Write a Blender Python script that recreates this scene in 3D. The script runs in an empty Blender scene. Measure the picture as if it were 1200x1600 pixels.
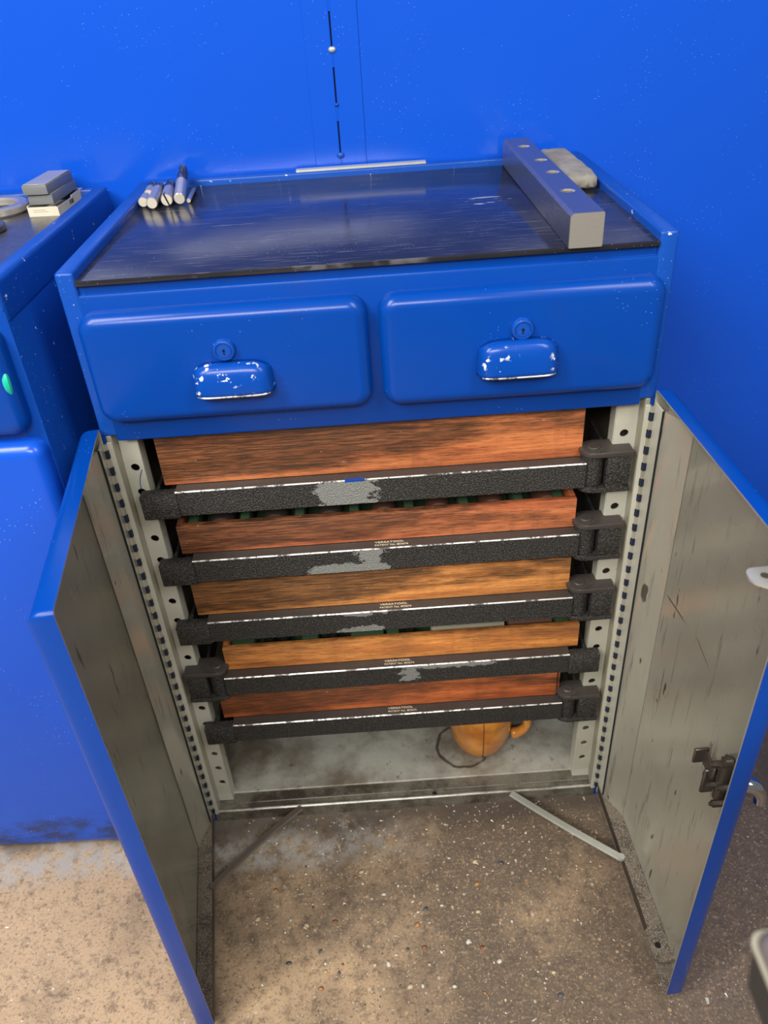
import bpy, bmesh, math, random
from mathutils import Matrix, Vector
random.seed(7)
sc = bpy.context.scene
col = sc.collection
R = math.radians
# ------------------------------------------------------------------ camera
cam_d = bpy.data.cameras.new('camera'); cam = bpy.data.objects.new('camera', cam_d); col.objects.link(cam)
cam_d.sensor_fit = 'HORIZONTAL'; cam_d.sensor_width = 36.0; cam_d.lens = 1240.1/1200*36.0
cam_d.clip_start = 0.02; cam_d.clip_end = 50
RW = ((0.9975423, -0.0396921, -0.0577399), (0.0700667, 0.5665477, 0.8210447), (0.0001234, -0.8230724, 0.5679364))
m = Matrix(RW).transposed().to_4x4(); m.translation = (0.3445, -0.8793, 1.2591)
cam.matrix_world = m
cam_d.dof.use_dof = True; cam_d.dof.focus_distance = 1.06; cam_d.dof.aperture_fstop = 7.0
sc.camera = cam
# ------------------------------------------------------------------ light
w = bpy.data.worlds.new('workshop_air'); sc.world = w; w.use_nodes = True
bg = w.node_tree.nodes['Background']; bg.inputs[0].default_value = (0.90, 0.95, 1.0, 1); bg.inputs[1].default_value = 0.17
def area(name, loc, target, sx, sy, power, color=(1, 1, 1)):
    l = bpy.data.lights.new(name, 'AREA'); l.shape = 'RECTANGLE'; l.size = sx; l.size_y = sy; l.energy = power; l.color = color
    o = bpy.data.objects.new(name, l); col.objects.link(o); o.location = loc
    o.rotation_euler = (Vector(target)-Vector(loc)).to_track_quat('-Z', 'Y').to_euler()
    return o
area('ceiling_or_fill_light', (-1.15, -1.25, 2.75), (0.2, 0.0, 0.5), 0.6, 1.4, 62, (1.0, 0.97, 0.92))
area('ceiling_or_fill_light', (1.7, -1.6, 2.8), (0.4, -0.1, 0.3), 0.6, 1.4, 34, (1.0, 0.97, 0.93))  # added fill from the right, lifts the floor and the left door
area('ceiling_or_fill_light', (-0.15, -2.3, 2.4), (0.35, 0.0, 0.4), 1.6, 0.5, 60, (1.0, 0.97, 0.93))  # added fill behind the camera to brighten the front faces
vs = sc.view_settings
vs.view_transform = 'Standard'; vs.look = 'None'; vs.gamma = 1.0; vs.use_curve_mapping = False; vs.exposure = 0.32

# ------------------------------------------------------------------ node helper
class G:
    def __init__(s, name):
        s.m = bpy.data.materials.new(name); s.m.use_nodes = True
        s.t = s.m.node_tree; s.b = s.t.nodes['Principled BSDF']
        s.tc = s.t.nodes.new('ShaderNodeTexCoord'); s.obj = s.tc.outputs['Object']
    def put(s, sock, v):
        if isinstance(v, bpy.types.NodeSocket): s.t.links.new(v, sock)
        else:
            if hasattr(sock.default_value, '__len__') and len(sock.default_value) == 4:
                v = (v, v, v, 1) if isinstance(v, (int, float)) else (*v[:3], 1)
            sock.default_value = v
    def set(s, **k):
        nm = {'base': 'Base Color', 'rough': 'Roughness', 'metal': 'Metallic', 'spec': 'Specular IOR Level', 'coat': 'Coat Weight', 'coatr': 'Coat Roughness', 'normal': 'Normal'}
        for a, v in k.items(): s.put(s.b.inputs[nm[a]], v)
        return s
    def world(s):
        g = s.t.nodes.new('ShaderNodeNewGeometry'); return g.outputs['Position']
    def mapping(s, scale=(1, 1, 1), rot=(0, 0, 0), loc=(0, 0, 0), vec=None):
        n = s.t.nodes.new('ShaderNodeMapping'); s.put(n.inputs[0], vec or s.obj)
        n.inputs['Scale'].default_value = scale; n.inputs['Rotation'].default_value = rot; n.inputs['Location'].default_value = loc
        return n.outputs[0]
    def noise(s, scale, detail=3, rough=.55, vec=None, dist=0):
        n = s.t.nodes.new('ShaderNodeTexNoise'); s.put(n.inputs['Vector'], vec or s.obj)
        n.inputs['Scale'].default_value = scale; n.inputs['Detail'].default_value = detail; n.inputs['Roughness'].default_value = rough; n.inputs['Distortion'].default_value = dist
        return n.outputs['Fac']
    def vor(s, scale, out='Distance', vec=None, feature='F1', rnd=1.0):
        n = s.t.nodes.new('ShaderNodeTexVoronoi'); n.feature = feature; s.put(n.inputs['Vector'], vec or s.obj); n.inputs['Scale'].default_value = scale
        n.inputs['Randomness'].default_value = rnd
        return n.outputs[out]
    def ramp(s, fac, *stops, interp='LINEAR'):
        n = s.t.nodes.new('ShaderNodeValToRGB'); s.put(n.inputs[0], fac); e = n.color_ramp.elements; n.color_ramp.interpolation = interp
        while len(e) < len(stops): e.new(.5)
        for el, (p, c) in zip(e, stops):
            el.position = p
            el.color = (c, c, c, 1) if isinstance(c, (int, float)) else (*c, 1)
        return n.outputs[0]
    def step(s, fac, a, b): # smooth 0..1 between a and b
        n = s.t.nodes.new('ShaderNodeMapRange'); n.interpolation_type = 'SMOOTHSTEP'
        s.put(n.inputs[0], fac); n.inputs[1].default_value = a; n.inputs[2].default_value = b; return n.outputs[0]
    def mix(s, fac, a, b, mode='MIX'):
        n = s.t.nodes.new('ShaderNodeMix'); n.data_type = 'RGBA'; n.blend_type = mode
        s.put(n.inputs[0], fac); s.put(n.inputs[6], a); s.put(n.inputs[7], b); return n.outputs[2]
    def math(s, op, a, b=0.0):
        n = s.t.nodes.new('ShaderNodeMath'); n.operation = op; s.put(n.inputs[0], a); s.put(n.inputs[1], b); return n.outputs[0]
    def sep(s, vec=None):
        n = s.t.nodes.new('ShaderNodeSeparateXYZ'); s.put(n.inputs[0], vec or s.obj); return n.outputs
    def bump(s, h, strength=.3, dist=.001):
        n = s.t.nodes.new('ShaderNodeBump'); s.put(n.inputs['Height'], h); n.inputs['Strength'].default_value = strength; n.inputs['Distance'].default_value = dist
        s.t.links.new(n.outputs[0], s.b.inputs['Normal']); return s

def paint(name, base, dark, rough=.28, speck=.0, chips=None, streak=False, coat=.05, grime=.35, spec=.25):
    g = G(name)
    c = g.mix(g.noise(3.5, 4), base, dark)
    c = g.mix(g.math('MULTIPLY', g.step(g.noise(6, 6, .7, g.mapping(loc=(4, 2, 1))), .56, .80), grime), c, (.020, .030, .060))
    r = g.math('ADD', g.math('MULTIPLY', g.noise(9, 4), .16), rough-.08)
    if speck > 0:                       # tiny pale dust specks
        v = g.vor(210); k = g.math('MULTIPLY', g.step(v, .085, .045), g.step(g.noise(11, 3), .64-speck, .72-speck))
        c = g.mix(g.math('MULTIPLY', k, .75), c, (.62, .66, .78))
    if chips:
        sc1, lo, reg = chips
        k = g.math('MULTIPLY', g.step(g.noise(sc1, 4, .6), lo, lo+.03), g.step(g.noise(reg, 1), .48, .56))
        c = g.mix(k, c, (.72, .72, .68)); r = g.mix(k, r, .5)
    g.set(base=c, rough=r, coat=coat, coatr=.10, spec=spec)
    g.bump(g.noise(220, 2), .035, .001)
    return g.m

BLUE_W = paint('wall_blue_enamel', (.0050, .076, .53), (.0045, .070, .49), .17, .14, grime=.04, spec=.35)
BLUE = paint('cabinet_blue_enamel', (.0006, .048, .30), (.0008, .041, .26), .25, .07)
BLUE_CHIP = paint('chipped_blue_enamel', (.0015, .054, .33), (.0015, .046, .28), .25, .0, (120, .60, 24))
BLUE_RIM = paint('scuffed_blue_enamel', (.006, .066, .36), (.003, .050, .29), .32, .22, (120, .67, 26))

def scuffed_door():
    g = G('boot_scuffed_blue_enamel'); X, Y, Z = g.sep()
    c = g.mix(g.noise(3.5, 4), (.006, .078, .52), (.005, .072, .48))
    band = g.math('MULTIPLY', g.step(Z, .13, .05), g.step(Z, .0, .03))
    sc_ = g.noise(14, 6, .75, g.mapping((1, 1, 2.2), (0, .5, 0)))
    k = g.math('MULTIPLY', g.step(g.math('ADD', sc_, g.math('MULTIPLY', band, .20)), .60, .82), band)
    c = g.mix(g.math('MULTIPLY', k, .85), c, (.014, .022, .06))
    v = g.math('MULTIPLY', g.step(g.vor(210), .11, .06), g.step(g.noise(11, 3), .56, .64))
    c = g.mix(v, c, (.6, .64, .74))
    g.set(base=c, rough=.26, coat=.05, spec=.32); g.bump(g.noise(220, 2), .035, .001); return g.m
BLUE_SCUFF = scuffed_door()
def sheet_grey(name, a, b, rough=.33, streaks=True, metal=.25, rust=.0):
    g = G(name)
    c = g.mix(g.step(g.noise(5, 4), .35, .7), a, b)
    if streaks:
        st = g.noise(10, 4, .6, g.mapping((9, 9, .9)))
        c = g.mix(g.math('MULTIPLY', g.step(st, .56, .74), .45), c, (.085, .065, .035))
        sp = g.noise(60, 2, .5, g.mapping((1, 1, .28)))
        c = g.mix(g.math('MULTIPLY', g.step(sp, .70, .74), .8), c, (.03, .027, .02))
        sk = g.noise(22, 2, .4, g.mapping((7, 7, .35), (0, .35, 0)))
        c = g.mix(g.math('MULTIPLY', g.step(sk, .72, .76), .5), c, (.04, .045, .07))
    if rust: c = g.mix(g.math('MULTIPLY', g.step(g.noise(24, 5, .7), .60, .72), rust), c, (.20, .085, .022))
    g.set(base=c, rough=g.math('ADD', g.math('MULTIPLY', g.noise(12, 3), .2), rough-.1), metal=metal, coat=.15, coatr=.12)
    g.bump(g.noise(90, 3), .04, .001); return g.m
def scratched(m_, segs):
    m2 = m_.copy(); m2.name = 'scratched_'+m_.name; g = G.__new__(G); g.m = m2; g.t = m2.node_tree; g.b = g.t.nodes['Principled BSDF']
    g.obj = [n for n in g.t.nodes if n.type == 'TEX_COORD'][0].outputs['Object']
    src = g.b.inputs['Base Color'].links[0].from_socket; X, Y, Z = g.sep(); c = src
    for (ax, az), (bx_, bz), wd in segs:
        dx, dz = bx_-ax, bz-az; l = math.hypot(dx, dz); dx /= l; dz /= l
        px = g.math('SUBTRACT', X, ax); pz = g.math('SUBTRACT', Z, az)
        t = g.math('ADD', g.math('MULTIPLY', px, dx), g.math('MULTIPLY', pz, dz))
        n = g.math('ABSOLUTE', g.math('SUBTRACT', g.math('MULTIPLY', px, dz), g.math('MULTIPLY', pz, dx)))
        k = g.math('MULTIPLY', g.step(n, wd, wd*.3), g.math('MULTIPLY', g.step(t, 0, l*.2), g.step(t, l, l*.6)))
        c = g.mix(g.math('MULTIPLY', k, .85), c, (.045, .045, .042))
    g.t.links.new(c, g.b.inputs['Base Color']); return m2
DOOR_IN = sheet_grey('door_inner_grey_green', (.53, .52, .43), (.46, .45, .37), .24, True, .55)
POST = sheet_grey('pale_grey_post_paint', (.52, .51, .43), (.40, .39, .31), .38, False, .1, .55)
JAMB = sheet_grey('jamb_grey_paint', (.33, .315, .25), (.20, .185, .13), .42, False, .1, .35)
def sill_mat():
    g = G('dirty_bare_sill'); c = g.mix(g.step(g.noise(12, 6, .7), .35, .62), (.20, .185, .145), (.065, .052, .038))
    c = g.mix(g.math('MULTIPLY', g.step(g.vor(260), .16, .08), .8), c, (.6, .56, .48))
    Z = g.sep()[2]; c = g.mix(g.math('MULTIPLY', g.math('MULTIPLY', g.step(Z, .0248, .0258), g.step(Z, .0275, .0268)), g.step(g.noise(9, 5, .7), .34, .60)), c, (.50, .48, .42))
    g.set(base=c, rough=.4, metal=.3, coat=.2); g.bump(g.noise(150, 4), .15, .001); return g.m
SILL = sill_mat()
def floor_panel_mat():
    g = G('dirty_cabinet_floor')
    c = g.mix(g.step(g.noise(7, 5, .65), .35, .68), (.46, .45, .39), (.17, .14, .10))
    c = g.mix(g.math('MULTIPLY', g.step(g.noise(70, 4, .7), .60, .72), .6), c, (.05, .045, .035))
    c = g.mix(g.step(g.vor(120), .09, .05), c, (.62, .6, .54))
    # ring stain left by a round tin
    X, Y, Z = g.sep()
    wob = g.math('MULTIPLY', g.math('SUBTRACT', g.noise(40, 3), .5), .012)
    dx = g.math('SUBTRACT', X, .462); dy = g.math('SUBTRACT', Y, .102)
    d = g.math('ADD', g.math('SQRT', g.math('ADD', g.math('MULTIPLY', dx, dx), g.math('MULTIPLY', dy, dy))), wob)
    k = g.step(g.math('ABSOLUTE', g.math('SUBTRACT', d, .049)), .0045, .0008)
    c = g.mix(g.math('MULTIPLY', g.math('MULTIPLY', k, g.step(g.noise(35, 4, .7), .28, .5)), .85), c, (.025, .02, .016))
    g.set(base=c, rough=.45, metal=.2); g.bump(g.noise(120, 4), .12, .001); return g.m
CAB_FLOOR = floor_panel_mat()
def filings_mat(name, base):
    g = G(name)
    c = g.mix(g.step(g.noise(40, 4), .4, .65), base, tuple(x*.5 for x in base))
    v = g.vor(520); k = g.math('MULTIPLY', g.step(v, .40, .24), g.step(g.noise(40, 3), .34, .46))
    c = g.mix(g.math('MULTIPLY', k, .8), c, (.50, .43, .34))
    g.set(base=c, rough=.5, metal=.25); g.bump(g.vor(420), .5, .001); return g.m
FILINGS = filings_mat('swarf_dusted_metal', (.17, .14, .11))

def crackle(name, patches=()):
    """black wrinkle paint; patches = boxes (x0,x1,z0,z1) where the paint has worn to grey primer"""
    g = G(name)
    n = g.noise(460, 2, .6)
    c = g.mix(g.step(n, .42, .68), (.009, .0082, .0075), (.050, .045, .041))
    c = g.mix(g.math('MULTIPLY', g.step(g.vor(260), .12, .05), .5), c, (.4, .38, .34))
    rough = .42
    if patches:
        X, Y, Z = g.sep()
        tot = None
        for (x0, x1, z0, z1) in patches:
            def band(v, a, b, s): return g.math('MULTIPLY', g.step(v, a-s, a+s), g.step(v, b+s, b-s))
            k = g.math('MULTIPLY', band(X, x0, x1, .022), band(Z, z0, z1, .007))
            tot = k if tot is None else g.math('MAXIMUM', tot, k)
        k = g.step(g.math('ADD', tot, g.math('MULTIPLY', g.math('SUBTRACT', g.noise(60, 6, .75, g.mapping((.8, 1, 1.1))), .5), 2.6)), .60, .66)
        front = g.step(Y, .0026, .0018)
        k = g.math('MULTIPLY', k, front)
        c = g.mix(k, c, (.20, .205, .19)); rough = g.mix(k, .42, .38)
    g.set(base=c, rough=rough, spec=.5); g.bump(n, 1.0, .003); return g.m
BLACK = crackle('black_wrinkle_paint')
def worn_edge():
    g = G('worn_bare_edge')
    k = g.step(g.noise(45, 6, .75), .42, .52)
    c = g.mix(k, (.03, .028, .026), (.52, .50, .46))
    g.set(base=c, rough=.35, metal=g.math('MULTIPLY', k, .6)); return g.m
EDGE = worn_edge()
def blacktop():
    g = G('brown_black_smooth_paint')
    c = g.mix(g.noise(18, 4), (.030, .024, .021), (.060, .050, .044))
    c = g.mix(g.math('MULTIPLY', g.step(g.vor(220), .10, .05), .6), c, (.5, .46, .4))
    g.set(base=c, rough=.42); g.bump(g.noise(300, 3), .15, .001); return g.m
BLACKTOP = blacktop()

def wood(name, light, mid, seed, dirt=.5, left=.5, zb=0, zt=1):
    g = G(name)
    X, Y, Z = g.sep()
    gr = g.noise(3.2, 6, .62, g.mapping((1.6, 8, 26), loc=(seed*3.1, seed, seed*1.7)), .6)
    fine = g.noise(16, 6, .75, g.mapping((1.6, 8, 46), loc=(seed, 0, 0)))
    pore = g.noise(60, 3, .6, g.mapping((1.0, 4, 14), loc=(seed, 0, 3)))
    c = g.mix(g.step(gr, .34, .66), light, mid)
    c = g.mix(g.math('MULTIPLY', g.step(fine, .46, .66), .62), c, tuple(x*.40 for x in mid))
    c = g.mix(g.math('MULTIPLY', g.step(pore, .56, .66), .5), c, tuple(x*.28 for x in mid))
    fig = g.noise(5, 4, .6, g.mapping((9, 1, 1.2), loc=(seed*2, 0, 0)))
    c = g.mix(g.math('MULTIPLY', g.step(fig, .54, .76), .35), c, tuple(x*.5 for x in mid))
    # hand grime: brown-black, heavier on the left half, worn away in places
    lw = g.step(X, .52, .12)
    dn = g.noise(4.0, 6, .7, g.mapping((1.0, 1, 6), loc=(seed*5, 0, 0)))
    hand = g.step(Z, zb+(zt-zb)*.10, zb+(zt-zb)*.75)        # worn clean low down where the bar covers it
    lw = g.math('MULTIPLY', lw, g.step(Z, zb-.001, zb+(zt-zb)*.35))
    k = g.step(g.math('ADD', g.math('ADD', dn, g.math('MULTIPLY', lw, left*.30)), g.math('MULTIPLY', hand, .10)), .47, .70)
    k = g.math('MULTIPLY', k, g.math('ADD', .62, g.math('MULTIPLY', g.step(fine, .36, .58), .38)))
    c = g.mix(g.math('MULTIPLY', k, min(dirt+.42, .95)), c, (.030, .017, .010))
    ks = g.step(g.noise(110, 3, .6, g.mapping((.45, 1, 1.6))), .70, .73)
    c = g.mix(g.math('MULTIPLY', ks, .6), c, (.60, .42, .28))
    g.set(base=c, rough=.40, coat=.25, coatr=.25); g.bump(fine, .2, .001); return g.m
WOODS = [wood('mahogany_reddish', (.68, .23, .080), (.46, .125, .042), 1.0, .55, 1.15, 0.7065, 0.7905),
         wood('mahogany_salmon', (.70, .23, .090), (.48, .13, .050), 2.3, .5, 1.05, 0.5915, 0.6390),
         wood('mahogany_orange', (.80, .34, .095), (.54, .19, .050), 3.9, .5, 1.05, 0.4760, 0.5370),
         wood('mahogany_amber', (.84, .34, .085), (.58, .19, .048), 5.2, .25, .10, 0.3585, 0.4040),
         wood('mahogany_deep_red', (.72, .20, .055), (.46, .105, .030), 6.4, .45, .8, 0.2495, 0.3115)]
def simple(name, base, rough=.5, metal=0, bump=0, bs=200, vary=.3, coat=0):
    g = G(name); c = g.mix(g.noise(20, 4), base, tuple(x*(1-vary) for x in base))
    g.set(base=c, rough=rough, metal=metal, coat=coat)
    if bump: g.bump(g.noise(bs, 3), bump, .001)
    return g.m
def brushed(name, base, rough, sc3=(1, 60, 60), amt=.35, metal=.8):
    g = G(name); n = g.noise(30, 3, .6, g.mapping(sc3)); c = g.mix(n, base, tuple(x*(1-amt) for x in base))
    g.set(base=c, rough=g.math('ADD', g.math('MULTIPLY', n, .15), rough-.05), metal=metal); g.bump(n, .05, .0005); return g.m
STEEL = brushed('ground_steel', (.38, .36, .37), .26, (60, 2, 60), .35, .88)
STEEL_END = brushed('sawn_steel_end', (.37, .345, .30), .45, (2, 60, 90), .4, .5)
BRASSY = simple('bored_bright_steel', (.66, .60, .48), .35, .9)
SHANK = brushed('polished_shank_steel', (.62, .58, .53), .22, (60, 60, 2), .3, .7)
SHANK_END = simple('turned_shank_end', (.66, .60, .50), .45, .35)
FLUTE = simple('dark_fluted_steel', (.12, .115, .11), .25, .9)
CHROME = simple('chrome', (.72, .72, .72), .12, 1.0)
OILY = simple('oily_brown_steel', (.10, .085, .07), .38, .6, .2)
GREEN = simple('green_felt', (.030, .075, .032), .9, 0, .4, 500)
BAKELITE = simple('brown_turned_wood', (.11, .045, .025), .75)
DARKTURN = simple('dark_turned_wood', (.045, .030, .022), .8)
CREAM = simple('cream_card', (.62, .57, .44), .7)
GREYBOX = simple('grey_plastic_box', (.17, .175, .175), .35, 0, .05)
GREYLID = simple('grey_lid_smooth', (.33, .33, .33), .22)
INK = simple('dark_ink', (.02, .02, .03), .6)
VOID = simple('dark_gap', (.003, .003, .004), .9)
DARKIN = simple('dark_interior_paint', (.05, .047, .04), .6)
LETTER = simple('gilt_lettering', (.85, .74, .52), .45, .1)
TEAL = simple('plain_teal', (.01, .55, .36), .4)
NAVYKN = simple('navy_hinge_knuckle', (.010, .015, .042), .35, .2)
PALESTEEL = simple('pale_zinc', (.62, .61, .56), .35, .55, .05)
ZINC_W = sheet_grey('whitened_stay', (.55, .56, .50), (.33, .33, .28), .4, False, .3, .3)
def stone_mat():
    g = G('rough_whetstone'); n = g.noise(90, 5, .7)
    c = g.mix(g.step(g.noise(22, 4), .35, .65), (.26, .24, .205), (.17, .155, .13))
    c = g.mix(g.step(n, .66, .75), c, (.12, .11, .09)); g.set(base=c, rough=.85); g.bump(n, .35, .002); return g.m
STONE = stone_mat()
def mug_mat():
    g = G('tan_glazed_leather'); c = g.mix(g.step(g.noise(22, 5, .65), .35, .7), (.66, .27, .035), (.42, .13, .016))
    g.set(base=c, rough=.30, coat=.5, coatr=.15); g.bump(g.noise(60, 3), .1, .001); return g.m
MUG = mug_mat()
def mat_mat():
    g = G('black_rubber_mat')
    c = g.mix(g.noise(8, 4), (.010, .010, .013), (.018, .018, .022))
    s1 = g.noise(7, 4, .6, g.mapping((1, 12, 1), (0, 0, .95)))
    s2 = g.noise(9, 4, .6, g.mapping((1, 16, 1), (0, 0, .15), (3, 1, 0)))
    k = g.math('MAXIMUM', g.step(s1, .66, .74), g.step(s2, .64, .74))
    sm = g.step(g.noise(5, 5, .6), .42, .72)
    f1 = g.noise(12, 3, .5, g.mapping((1, 40, 1), (0, 0, 1.05), (1, 5, 0))); f2 = g.noise(14, 3, .5, g.mapping((1, 50, 1), (0, 0, -.5), (7, 2, 0)))
    kk = g.math('MAXIMUM', g.step(f1, .62, .67), g.step(f2, .65, .70))
    c = g.mix(g.math('MULTIPLY', g.math('MAXIMUM', k, kk), .38), c, (.22, .21, .21))
    c = g.mix(g.math('MULTIPLY', sm, .18), c, (.06, .06, .07))
    c = g.mix(g.math('MULTIPLY', g.step(g.vor(240), .09, .05), g.step(g.noise(9, 2), .45, .6)), c, (.5, .5, .5))
    # a few pale scuffs beside the steel bar
    X, Y, Z = g.sep()
    e = g.math('ADD', g.math('POWER', g.math('DIVIDE', g.math('SUBTRACT', X, .512), .034), 2.0), g.math('POWER', g.math('DIVIDE', g.math('SUBTRACT', Y, .225), .022), 2.0))
    pk = g.math('MULTIPLY', g.step(e, 1.0, .7), g.step(g.noise(60, 2, .5, g.mapping((.6, 1.5, 1))), .55, .60))
    c = g.mix(g.math('MULTIPLY', pk, .8), c, (.42, .41, .38))
    g.set(base=c, rough=g.math('ADD', .13, g.math('ADD', g.math('MULTIPLY', sm, .12), g.math('MULTIPLY', k, .15))), spec=.55)
    g.bump(g.noise(14, 3), .02, .002); return g.m
MATM = mat_mat()
def concrete():
    g = G('stained_shaded_concrete')
    P = g.world()
    X, Y, Z = g.sep(P)
    big = g.step(g.math('ADD', g.noise(3.0, 5, .65, P), g.math('MULTIPLY', X, .34)), .42, .74)   # lit left and shaded right painted into the floor colour
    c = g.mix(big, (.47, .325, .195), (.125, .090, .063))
    c = g.mix(g.math('MULTIPLY', g.step(g.noise(5.5, 6, .7, P), .48, .72), .55), c, (.115, .088, .066))
    c = g.mix(g.math('MULTIPLY', g.step(g.noise(230, 5, .8, P), .53, .66), .7), c, (.50, .355, .21))
    c = g.mix(g.math('MULTIPLY', g.step(g.noise(210, 5, .8, g.mapping(loc=(3, 1, 0), vec=P)), .52, .64), .75), c, (.050, .038, .030))
    c = g.mix(g.math('MULTIPLY', g.step(g.noise(48, 6, .78, P), .50, .64), .55), c, (.072, .054, .040))
    c = g.mix(g.math('MULTIPLY', g.step(g.noise(75, 6, .78, g.mapping(loc=(1, 7, 0), vec=P)), .54, .68), .50), c, (.44, .30, .175))
    vc = g.vor(95, 'Color', P); vd = g.vor(95, 'Distance', P)
    pk = g.math('MULTIPLY', g.step(vd, .30, .18), g.step(g.sep(vc)[0], .84, .88))
    c = g.mix(g.math('MULTIPLY', pk, .6), c, g.ramp(g.sep(vc)[1], (0, (.12, .10, .09)), (.35, (.36, .18, .08)), (.6, (.50, .36, .21)), (1, (.52, .46, .37))))
    vs_ = g.vor(300, 'Color', P); vsd = g.vor(300, 'Distance', P)
    c = g.mix(g.math('MULTIPLY', g.step(vsd, .30, .2), g.step(g.sep(vs_)[0], .93, .95)), c, (.56, .46, .34))
    # grey cement smear along the plinth line of the cabinets
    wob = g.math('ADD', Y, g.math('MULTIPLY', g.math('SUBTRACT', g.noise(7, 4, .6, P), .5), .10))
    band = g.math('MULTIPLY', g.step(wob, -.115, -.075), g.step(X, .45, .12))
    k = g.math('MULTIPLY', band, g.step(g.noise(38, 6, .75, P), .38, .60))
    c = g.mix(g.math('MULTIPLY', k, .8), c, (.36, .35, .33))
    # patchy darker brown in the angle between floor and plinth
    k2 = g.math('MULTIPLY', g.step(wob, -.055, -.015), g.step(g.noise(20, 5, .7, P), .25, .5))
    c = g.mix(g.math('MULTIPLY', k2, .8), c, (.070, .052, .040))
    g.set(base=c, rough=.62, spec=.35); g.bump(g.math('ADD', g.noise(170, 5, .75, P), g.math('MULTIPLY', g.noise(25, 4, .6, P), 2)), .35, .002); return g.m
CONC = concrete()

# ------------------------------------------------------------------ mesh helpers
def obj(name, bm, mats, parent=None, smooth=False, loc=None, rotz=0, recalc=True):
    if recalc: bmesh.ops.recalc_face_normals(bm, faces=bm.faces)
    me = bpy.data.meshes.new(name); bm.to_mesh(me); bm.free()
    for mm in (mats if isinstance(mats, (list, tuple)) else [mats]): me.materials.append(mm)
    if smooth:
        for p in me.polygons: p.use_smooth = True
        if smooth != 'all': me.set_sharp_from_angle(angle=R(38))
    o = bpy.data.objects.new(name, me); col.objects.link(o)
    if parent: o.parent = parent
    if loc: o.location = loc
    if rotz: o.rotation_euler = (0, 0, rotz)
    return o
def inst(src, name, parent, loc, rotz=0):
    o = bpy.data.objects.new(name, src.data); col.objects.link(o); o.parent = parent; o.location = loc; o.rotation_euler = (0, 0, rotz); return o
def thing(name, label, cat, loc=(0, 0, 0), rotz=0, group=None):
    o = bpy.data.objects.new(name, None); col.objects.link(o); o.location = loc; o.rotation_euler = (0, 0, rotz); o.empty_display_size = .05
    return tag(o, label, cat, group)
def tag(o, label, cat, group=None, kind=None):
    if label: o['label'] = label
    if cat: o['category'] = cat
    if group: o['group'] = group
    if kind: o['kind'] = kind
    return o
def box(bm, x0, x1, y0, y1, z0, z1, bev=0, seg=2, mi=0):
    vs_ = [bm.verts.new((x, y, z)) for x in (x0, x1) for y in (y0, y1) for z in (z0, z1)]
    q = [(0, 1, 3, 2), (4, 6, 7, 5), (0, 4, 5, 1), (2, 3, 7, 6), (0, 2, 6, 4), (1, 5, 7, 3)]
    fs = [bm.faces.new([vs_[i] for i in f]) for f in q]
    for f in fs: f.material_index = mi
    bm.normal_update()
    if bev:
        es = list({e for f in fs for e in f.edges})
        r = bmesh.ops.bevel(bm, geom=es, offset=bev, segments=seg, affect='EDGES', profile=.5)
        for f in r['faces']: f.material_index = mi
    return fs
def B(*a, **k):
    bm = bmesh.new(); box(bm, *a, **k); return bm
def cyl(bm, c, r, h, axis='Z', seg=24, r2=None, mi=0, caps=True):
    """from c along +axis by h"""
    r2 = r if r2 is None else r2; c = Vector(c)
    ax = {'X': (Vector((1, 0, 0)), Vector((0, 1, 0)), Vector((0, 0, 1))), 'Y': (Vector((0, 1, 0)), Vector((0, 0, 1)), Vector((1, 0, 0))), 'Z': (Vector((0, 0, 1)), Vector((1, 0, 0)), Vector((0, 1, 0)))}[axis] if isinstance(axis, str) else axis
    d, u, v = ax
    a = [bm.verts.new(c+u*r*math.cos(2*math.pi*i/seg)+v*r*math.sin(2*math.pi*i/seg)) for i in range(seg)]
    b = [bm.verts.new(c+d*h+u*r2*math.cos(2*math.pi*i/seg)+v*r2*math.sin(2*math.pi*i/seg)) for i in range(seg)]
    fs = [bm.faces.new((a[i], a[(i+1) % seg], b[(i+1) % seg], b[i])) for i in range(seg)]
    if caps: fs += [bm.faces.new(a[::-1]), bm.faces.new(b)]
    for f in fs: f.material_index = mi
    return fs
def lathe(bm, prof, c=(0, 0, 0), seg=40, mi=0, axis='Z'):
    rings = []
    def P(r, h, t):
        x, y = r*math.cos(t), r*math.sin(t)
        v = (x, y, h) if axis == 'Z' else (x, -h, y)
        return (c[0]+v[0], c[1]+v[1], c[2]+v[2])
    for r, h in prof:
        if r < 1e-6: rings.append([bm.verts.new(P(0, h, 0))])
        else: rings.append([bm.verts.new(P(r, h, 2*math.pi*i/seg)) for i in range(seg)])
    for a, b in zip(rings, rings[1:]):
        for i in range(seg):
            j = (i+1) % seg
            if len(a) == 1 and len(b) == 1: continue
            f = bm.faces.new((a[0], b[j], b[i])) if len(a) == 1 else bm.faces.new((a[i], a[j], b[0])) if len(b) == 1 else bm.faces.new((a[i], a[j], b[j], b[i]))
            f.material_index = mi
def rrect(x0, x1, z0, z1, r, n=6):
    r = max(min(r, (x1-x0)/2-1e-5, (z1-z0)/2-1e-5), 1e-5); pts = []
    for cx, cz, a0 in ((x1-r, z1-r, 0), (x0+r, z1-r, 90), (x0+r, z0+r, 180), (x1-r, z0+r, 270)):
        for i in range(n+1):
            a = R(a0+90*i/n); pts.append((cx+r*math.cos(a), cz+r*math.sin(a)))
    return pts
def loft(bm, rings, cap0=True, cap1=True, mi=0):
    vr = [[bm.verts.new(p) for p in ring] for ring in rings]; n = len(vr[0]); fs = []
    for a, b in zip(vr, vr[1:]):
        for i in range(n):
            j = (i+1) % n; fs.append(bm.faces.new((a[i], a[j], b[j], b[i])))
    if cap0: fs.append(bm.faces.new(vr[0][::-1]))
    if cap1: fs.append(bm.faces.new(vr[-1]))
    for f in fs: f.material_index = mi
    return vr, fs
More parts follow.
